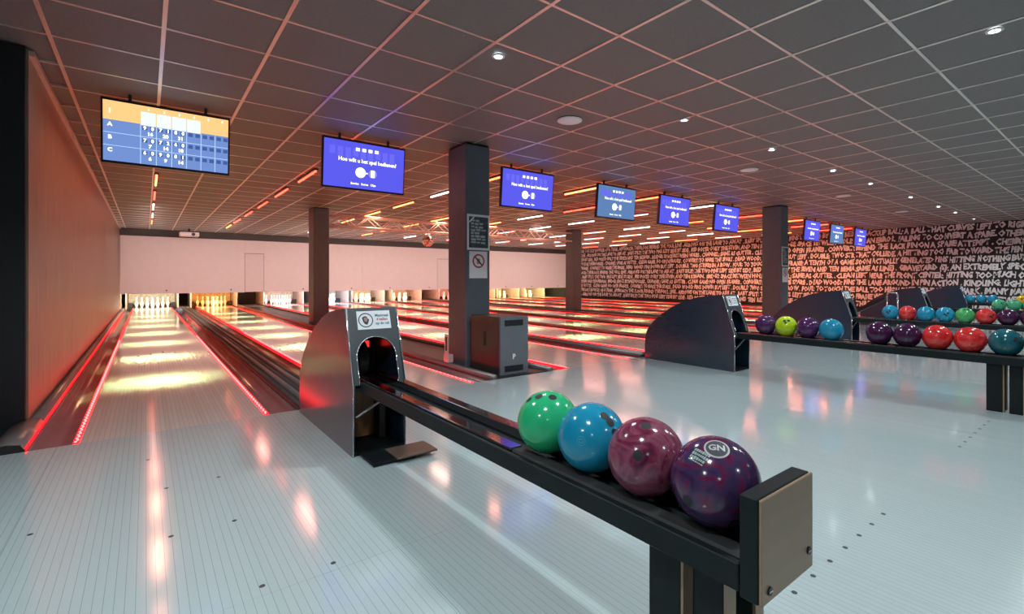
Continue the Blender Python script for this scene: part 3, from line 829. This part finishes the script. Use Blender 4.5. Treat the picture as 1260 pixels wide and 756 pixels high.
# ------------------------------------------------------------------ score monitors
MON_Y, MON_Z = 5.70, 2.35
E_BLUE = emit('screen_blue', (0.075, 0.075, 0.60), 1.25)
E_BLUE2 = emit('screen_greyblue', (0.10, 0.20, 0.42), 1.0)
E_WHITE = emit('screen_white', (0.95, 0.97, 1.0), 1.6)
E_PALE = emit('screen_pale', (0.20, 0.21, 0.75), 1.2)
E_ORANGE = emit('score_orange', (0.95, 0.52, 0.20), 1.1)
E_TABLE = emit('score_blue', (0.13, 0.22, 0.50), 1.15)
E_LINE = emit('score_line', (0.45, 0.62, 0.95), 1.2)
E_CELL = emit('score_cell', (0.05, 0.10, 0.30), 1.0)
SW, SH = 0.46, 0.258


def monitor_body(t):
    obj('housing', B().box(-0.475, 0.475, -0.022, 0.03, -0.28, 0.28).me('housing', bevel=0.006), M_BEZEL, t)
    for sx in (-0.28, 0.28):
        obj('bracket', B().box(sx - 0.012, sx + 0.012, 0.031, 0.055, -0.1, 0.345).me('bracket'), M_BLACK, t)


def q_screen():
    t = thing('score_monitor', '', 'monitor', (0, MON_Y, MON_Z), (radians(5), 0, 0), group='score monitors hanging from the ceiling')
    monitor_body(t)
    s = obj('screen', rect('screen', -SW, SW, -SH, SH, -0.0225), E_BLUE, t, label='glowing blue screen')
    obj('caption', text_mesh('Hoe wilt u het spel bedienen?', 0.062, 'CENTER', 0.9, 0.0012), E_WHITE, s, (0.03, -0.0235, 0.055))
    obj('footer', text_mesh('Bowlen   Scores   Clips', 0.034, 'CENTER', 0.9, 0.0008), E_WHITE, s, (-0.02, -0.0235, -0.205))
    b = B()
    for k in range(4): b.box(-0.115 + k * 0.072, -0.071 + k * 0.072, -0.0238, -0.0230, 0.165, 0.2)
    obj('icon_row', b.me('icon_row'), E_WHITE, s)
    b = B(); b.cyl((-0.055, -0.0229, -0.075), (0, -1, 0), 0.058, 0.001, 24)
    obj('player_icon', b.me('player_icon'), E_WHITE, s)
    b = B(); b.cyl((0.085, -0.0229, -0.075), (0, -1, 0), 0.050, 0.0008, 24)
    obj('card_disc', b.me('card_disc'), E_PALE, s)
    obj('card_icon', B().box(0.062, 0.108, -0.0245, -0.0238, -0.115, -0.035).me('card_icon'), E_WHITE, s)
    obj('link_dot', B().box(0.008, 0.026, -0.0238, -0.0230, -0.083, -0.067).me('link_dot'), E_WHITE, s)
    b = B()
    for k in range(9):
        b.box(-0.40 + k * 0.085, -0.34 + k * 0.085, -0.0232, -0.0228, 0.10 - 0.02 * (k % 3), 0.19)
    obj('ghost_icons', b.me('ghost_icons'), emit('screen_ghost', (0.105, 0.105, 0.66), 1.25), s)
    return t


m1 = thing('score_monitor', 'score table monitor with orange header over the leftmost lane', 'monitor', (LANES[0] - 0.02, MON_Y, MON_Z), (radians(5), 0, 0), group='score monitors hanging from the ceiling')
monitor_body(m1)
s1 = obj('screen', rect('score_screen', -SW, SW, -SH, SH, -0.0225), E_TABLE, m1, label='blue score table screen')
obj('header', rect('header', -SW, SW, 0.095, SH, -0.0230), E_ORANGE, s1, label='orange header band')
boxes = B()
for k in range(4): boxes.box(-0.205 + k * 0.112, -0.100 + k * 0.112, -0.0240, -0.0234, 0.085, 0.205)
obj('score_box', boxes.me('score_box'), emit('score_box_white', (0.72, 0.78, 0.80), 1.1), s1)
b = B()
for k in range(7):
    x = -0.207 + k * 0.112
    if x < SW: b.box(x - 0.002, x + 0.002, -0.0236, -0.0232, -SH, 0.09)
for z in (-0.015, -0.125): b.box(-SW, SW, -0.0236, -0.0232, z - 0.002, z + 0.002)
obj('table_lines', b.me('table_lines'), E_LINE, s1)
cell = B().box(0, 0.036, -0.0234, -0.0229, 0, 0.034).me('score_cell')
for r in range(3):
    for k in range(6):
        for q in range(2): obj('score_cell', cell, E_CELL, s1, (-0.195 + k * 0.112 + q * 0.055, 0, 0.045 - r * 0.110))
SCORES = [['9 0 7 1 8 0', '16    20    31'], ['7 0 7 2 6 0', '7    14    18'], ['6 0 9 0 8 1', '6    9    14']]
for r in range(3):
    for k in range(6):
        obj('score_digit', text_mesh(SCORES[r][0].split()[k], 0.042, 'CENTER', 1.0, 0.002), E_WHITE, s1, (-0.177 + (k // 2) * 0.112 + (k % 2) * 0.055, -0.0245, 0.062 - r * 0.110))
    for k in range(3):
        obj('score_digit', text_mesh(SCORES[r][1].split()[k], 0.042, 'CENTER', 1.0, 0.002), E_WHITE, s1, (-0.140 + k * 0.112, -0.0245, 0.012 - r * 0.110))
    obj('name_mark', text_mesh('ABC'[r], 0.045, 'CENTER', 1.0, 0.002), E_WHITE, s1, (-0.415, -0.0245, 0.055 - r * 0.110))
for k in range(6):
    obj('frame_number', text_mesh(str(k + 1), 0.028, 'CENTER', 1, 0.001), E_WHITE, s1, (-0.15 + k * 0.112, -0.0245, 0.228))
obj('lane_mark', text_mesh('1', 0.05, 'CENTER', 1, 0.002), E_WHITE, s1, (-0.415, -0.0245, 0.17))

qm = q_screen()
MLAB = {1: 'blue question screen left of the near pillar', 2: 'blue question screen right of the near pillar', 3: 'greyish blue question screen, third of the blue monitors',
        4: 'blue screen right of the greyish one', 5: 'blue screen nearest the left side of the notice pillar', 6: 'monitor hidden behind the notice pillar',
        7: 'first small blue screen right of the notice pillar', 8: 'middle one of three small screens before the lettered wall', 9: 'rightmost small blue screen before the lettered wall'}
for i in (1, 2, 3, 4, 5, 7, 8, 9):
    t = qm if i == 1 else copy_tree(qm)
    dx = {1: -0.05, 2: -0.06}.get(i, 0.0)
    t.location = (LANES[i] + dx, MON_Y, MON_Z); t['label'] = MLAB[i]
    if i in (3, 8):
        for ch in t.children:
            if ch.name.startswith('screen'):
                ch.data = ch.data.copy(); ch.data.materials[0] = E_BLUE2

# ------------------------------------------------------------------ ceiling tube lamps over the lanes
TCOL = {'o': (1.0, 0.10, 0.03), 'r': (1.0, 0.04, 0.02), 'w': (1.0, 0.55, 0.45), 'y': (1.0, 0.17, 0.05), 'p': (1.0, 0.24, 0.19)}
PATT = ['yyyrwpo', 'rrrrrry', 'owyyypw', 'yowyyoy', 'orwyypw', 'wpwwpyp', 'rowpwpp', 'oypppwp', 'rowpopp', 'ropowpr']
body_me = B().box(-0.028, 0.028, -0.54, 0.54, 0.012, 0.034).me('lamp_body')
tube_me = B().cyl((0, -0.52, -0.002), (0, 1, 0), 0.014, 1.04, 10).me('lamp_tube', True)
NEAR = ['nearest', 'second', 'third', 'fourth', 'fifth', 'sixth', 'farthest']
POOLCOL = (0.40, 1.0, 0.50)
for i, lx in enumerate(LANES):
    for k in range(7):
        c = PATT[i][k]
        y = 6.42 + 1.865 * k
        cname = {'o': 'orange', 'r': 'red', 'w': 'warm white', 'y': 'amber', 'p': 'pink'}[c]
        t = thing('tube_lamp', f'{cname} tube lamp on the ceiling, {NEAR[k]} over the {LANE_NAME[i]}', 'lamp', (lx - 0.06, y, CEIL - 0.044), group=f'ceiling tubes over the {LANE_NAME[i]}')
        obj('lamp_body', body_me, M_TRIMDARK, t)
        obj('lamp_tube', tube_me, emit('tube_' + c, TCOL[c], 9.0), t, label=f'{cname} glowing tube')
        wc = tuple(0.62 * a + 0.38 * b for a, b in zip(TCOL[c], (1.0, 0.80, 0.64)))
        ww, wsp = TUBE_WASH_W * 0.8, (172 if i else 158)
        if k >= 4: ww, wsp, wc = TUBE_WASH_W * (2.0 if k < 6 else 1.4), 125, (1.0, 0.84, 0.78)
        elif i == 9: ww, wsp, wc = TUBE_WASH_W * 6.5, 170, (1.0, 0.38, 0.24)
        for nm, e, colr, sp, sx, sy in (('tube_wash', ww, wc, wsp, 0.12, 1.0), ('tube_pool', TUBE_POOL_W * 0.36, (1.0, 0.60, 0.26), 33, 0.3, 0.2), ('tube_core', TUBE_POOL_W * 0.55, POOLCOL, 24, 0.3, 0.15)):
            ld = bpy.data.lights.new(nm, 'AREA'); ld.shape = 'RECTANGLE'; ld.size = sx; ld.size_y = sy
            ld.energy = e; ld.color = colr; ld.spread = radians(sp)
            lo = bpy.data.objects.new(nm, ld); COL.objects.link(lo); lo.parent = t; lo.location = (0, 0, -0.022)
            if nm == 'tube_wash' and k == 2 and i: lo.rotation_euler = (radians(24), 0, 0)
            if nm == 'tube_wash' and k >= 4: lo.rotation_euler = (radians(58), 0, 0)  # far washes are added lights, aimed to brighten the masking panel

# ------------------------------------------------------------------ downlights
trim_me = B().lathe([(0.030, 0.0), (0.046, 0.0), (0.048, 0.004), (0.048, 0.009), (0.030, 0.009)], 20).me('trim_ring', True)
lens_me = B().cyl((0, 0, 0.003), (0, 0, 1), 0.029, 0.004, 18).me('lens')
DL = [(x, 3.0) for x in (0.1, 2.02, 4.32, 6.18, 8.1, 9.70, 11.95, 14.0, 15.55, 17.55)] + [(x, 0.64) for x in (-2.0, 0.1, 2.03, 4.36, 6.2, 8.1, 11.9, 14.0, 17.5)] + [(x, -2.2) for x in (-2, 2, 6.2, 10, 14)]
for k, (x, y) in enumerate(DL):
    row = 'front row' if y == 3.0 else 'middle row' if y == 0.64 else 'back row'
    j = [q for q in DL if q[1] == y].index((x, y))
    t = thing('downlight', f'small recessed white downlight, {ORD[j]} from the left in the {row} of the ceiling', 'downlight', (x, y, CEIL - 0.0175), group='recessed ceiling downlights')
    obj('trim_ring', trim_me, M_WHITE, t); obj('lens', lens_me, M_LENS, t)
    ld = bpy.data.lights.new('downlight_beam', 'SPOT'); ld.energy = DOWNLIGHT_W * (0.7 if y < 0 else 1); ld.color = DOWNLIGHT_COL
    ld.spot_size = radians(128 if y == 3.0 else 156); ld.spot_blend = 0.55; ld.shadow_soft_size = 0.13
    lo = bpy.data.objects.new('downlight_beam', ld); COL.objects.link(lo); lo.parent = t; lo.location = (0, 0, -0.02)

# ceiling loudspeakers
spk = B().lathe([(0.0, 0.0), (0.115, 0.0), (0.128, 0.004), (0.13, 0.010), (0.13, 0.014), (0.0, 0.014)], 28).me('speaker_disc', True)
grl = B().lathe([(0.0, -0.003), (0.09, -0.003), (0.098, 0.0)], 28).me('grille', True)
for k, (x, y) in enumerate(((3.41, 3.75), (7.05, 3.76), (10.68, 3.77), (14.3, 3.77))):
    o = obj('ceiling_speaker', spk, M_WHITE, None, (x, y, CEIL - 0.0225), label=f'white round ceiling loudspeaker, {ORD[k]} from the near pillar', cat='ceiling speaker', group='round ceiling speakers')
    if k == 0: o['label'] = 'white round ceiling loudspeaker nearest the near pillar'
    obj('grille', grl, M_PAPER, o)

# ------------------------------------------------------------------ truss, mirror ball, projector
tr = thing('lighting_truss', 'white aluminium lattice truss under the ceiling between two far pillars', 'truss', (0, 12.1, 0))
for dy in (-0.13, 0.13):
    for z in (2.30, 2.56):
        obj('chord', B().tube((3.32, dy, z), (10.98, dy, z), 0.024, 10).me('chord', True), M_TRUSS, tr)
step = 0.32; nseg = int(7.66 / step)
br = [B().tube((0, 0, 2.30), (step, 0, 2.56), 0.011, 6).me('brace', True), B().tube((0, 0, 2.56), (step, 0, 2.30), 0.011, 6).me('brace', True)]
for dy in (-0.13, 0.13):
    for k in range(nseg): obj('brace', br[k % 2], M_TRUSS, tr, (3.32 + k * step, dy, 0))
brt = [B().tube((0, -0.13, 2.30), (step, 0.13, 2.30), 0.010, 6).me('brace', True), B().tube((0, 0.13, 2.30), (step, -0.13, 2.30), 0.010, 6).me('brace', True)]
for k in range(nseg): obj('brace', brt[k % 2], M_TRUSS, tr, (3.32 + k * step, 0, 0))
mb = thing('mirror_ball', 'small mirror ball hanging below the ceiling truss', 'mirror ball', (5.82, 11.97, 2.06))
bm = bmesh.new(); bmesh.ops.create_uvsphere(bm, u_segments=18, v_segments=11, radius=0.15)
me = bpy.data.meshes.new('facets'); bm.to_mesh(me); bm.free()
obj('facets', me, M_MIRROR, mb)
obj('hanger', B().cyl((0, 0, 0.145), (0, 0, 1), 0.012, 0.069, 8).me('hanger'), M_STEEL, mb)
pj = thing('projector', 'white projector hanging from the ceiling before the masking panel', 'projector', (1.10, 19.6, 2.50))
obj('housing', B().box(-0.26, 0.26, -0.18, 0.18, -0.07, 0.07).me('projector_housing', bevel=0.02), M_WHITE, pj)
obj('lens', B().cyl((0.1, -0.18, 0), (0, -1, 0), 0.05, 0.04, 16).me('projector_lens'), M_BLACK, pj)
obj('mount', B().cyl((0, 0, 0.07), (0, 0, 1), 0.03, 0.12, 12).me('mount'), M_BLACK, pj)

# ------------------------------------------------------------------ speaker cabinet, stand, ramp
sb = thing('speaker_cabinet', 'black speaker cabinet with grey front standing before the near pillar', 'speaker', (3.18, 4.40, -0.002))
obj('cabinet', B().box(-0.19, 0.19, 0.03, 0.62, 0, 0.635).me('cabinet', bevel=0.006), M_SPEAKER, sb)
fr = obj('front', B().box(-0.19, 0.19, 0.0, 0.029, 0, 0.635).me('speaker_front', bevel=0.004), M_SPEAKERFRONT, sb)
for z0, z1 in ((0.535, 0.60), (0.035, 0.10)):
    obj('port', B().box(-0.135, 0.115, -0.002, 0.001, z0, z1).me('port'), M_BLACK, fr, label='black slot port')
obj('logo', text_mesh('P', 0.075, 'CENTER', 1.0, 0.004), M_WHITE, fr, (-0.01, -0.002, 0.195))
hd = obj('handle', B().box(-0.1925, -0.1895, 0.28, 0.36, 0.30, 0.46).me('handle_recess'), M_BLACK, sb, label='recessed side handle')
obj('grip', B().tube((-0.193, 0.32, 0.30), (-0.193, 0.32, 0.46), 0.012, 8).me('grip', True), M_RUBBER, hd)

ac = thing('acrylic_stand', 'small pale acrylic stand beside the foot of the near pillar', 'stand', (2.845, 5.30, 0.048))
obj('foot', B().box(-0.035, 0.035, -0.06, 0.06, 0.0, 0.10).me('stand_foot', bevel=0.005), M_ACRYL, ac)
obj('plate', B().box(-0.028, -0.02, -0.045, 0.045, 0.10, 0.34).me('stand_plate'), M_ACRYL, ac)
obj('inlay', B().box(-0.031, -0.0285, -0.02, 0.02, 0.14, 0.31).me('stand_inlay'), M_BLACK, ac)

rp = thing('ball_ramp', 'dark ball ramp with pale tubular frame standing behind the third rack', 'ball ramp', (11.55, 3.2, 0))
bt = B()
pts = [(0, -0.09, 0.01), (0, -0.09, 0.74), (0, -0.06, 0.78), (0, 0.06, 0.78), (0, 0.09, 0.74), (0, 0.09, 0.01)]
for p, q in zip(pts, pts[1:]): bt.tube(p, q, 0.014, 8)
obj('frame_tube', bt.me('frame_tube', True), M_CHROME, rp, label='pale tubular frame')
obj('slide', B().extrude([(0.12, 0.70), (0.12, 0.64), (0.7, 0.30), (0.95, 0.0), (1.05, 0.0), (0.78, 0.36)], 'x', -0.03, 0.10).me('slide'), M_BLACK, rp)
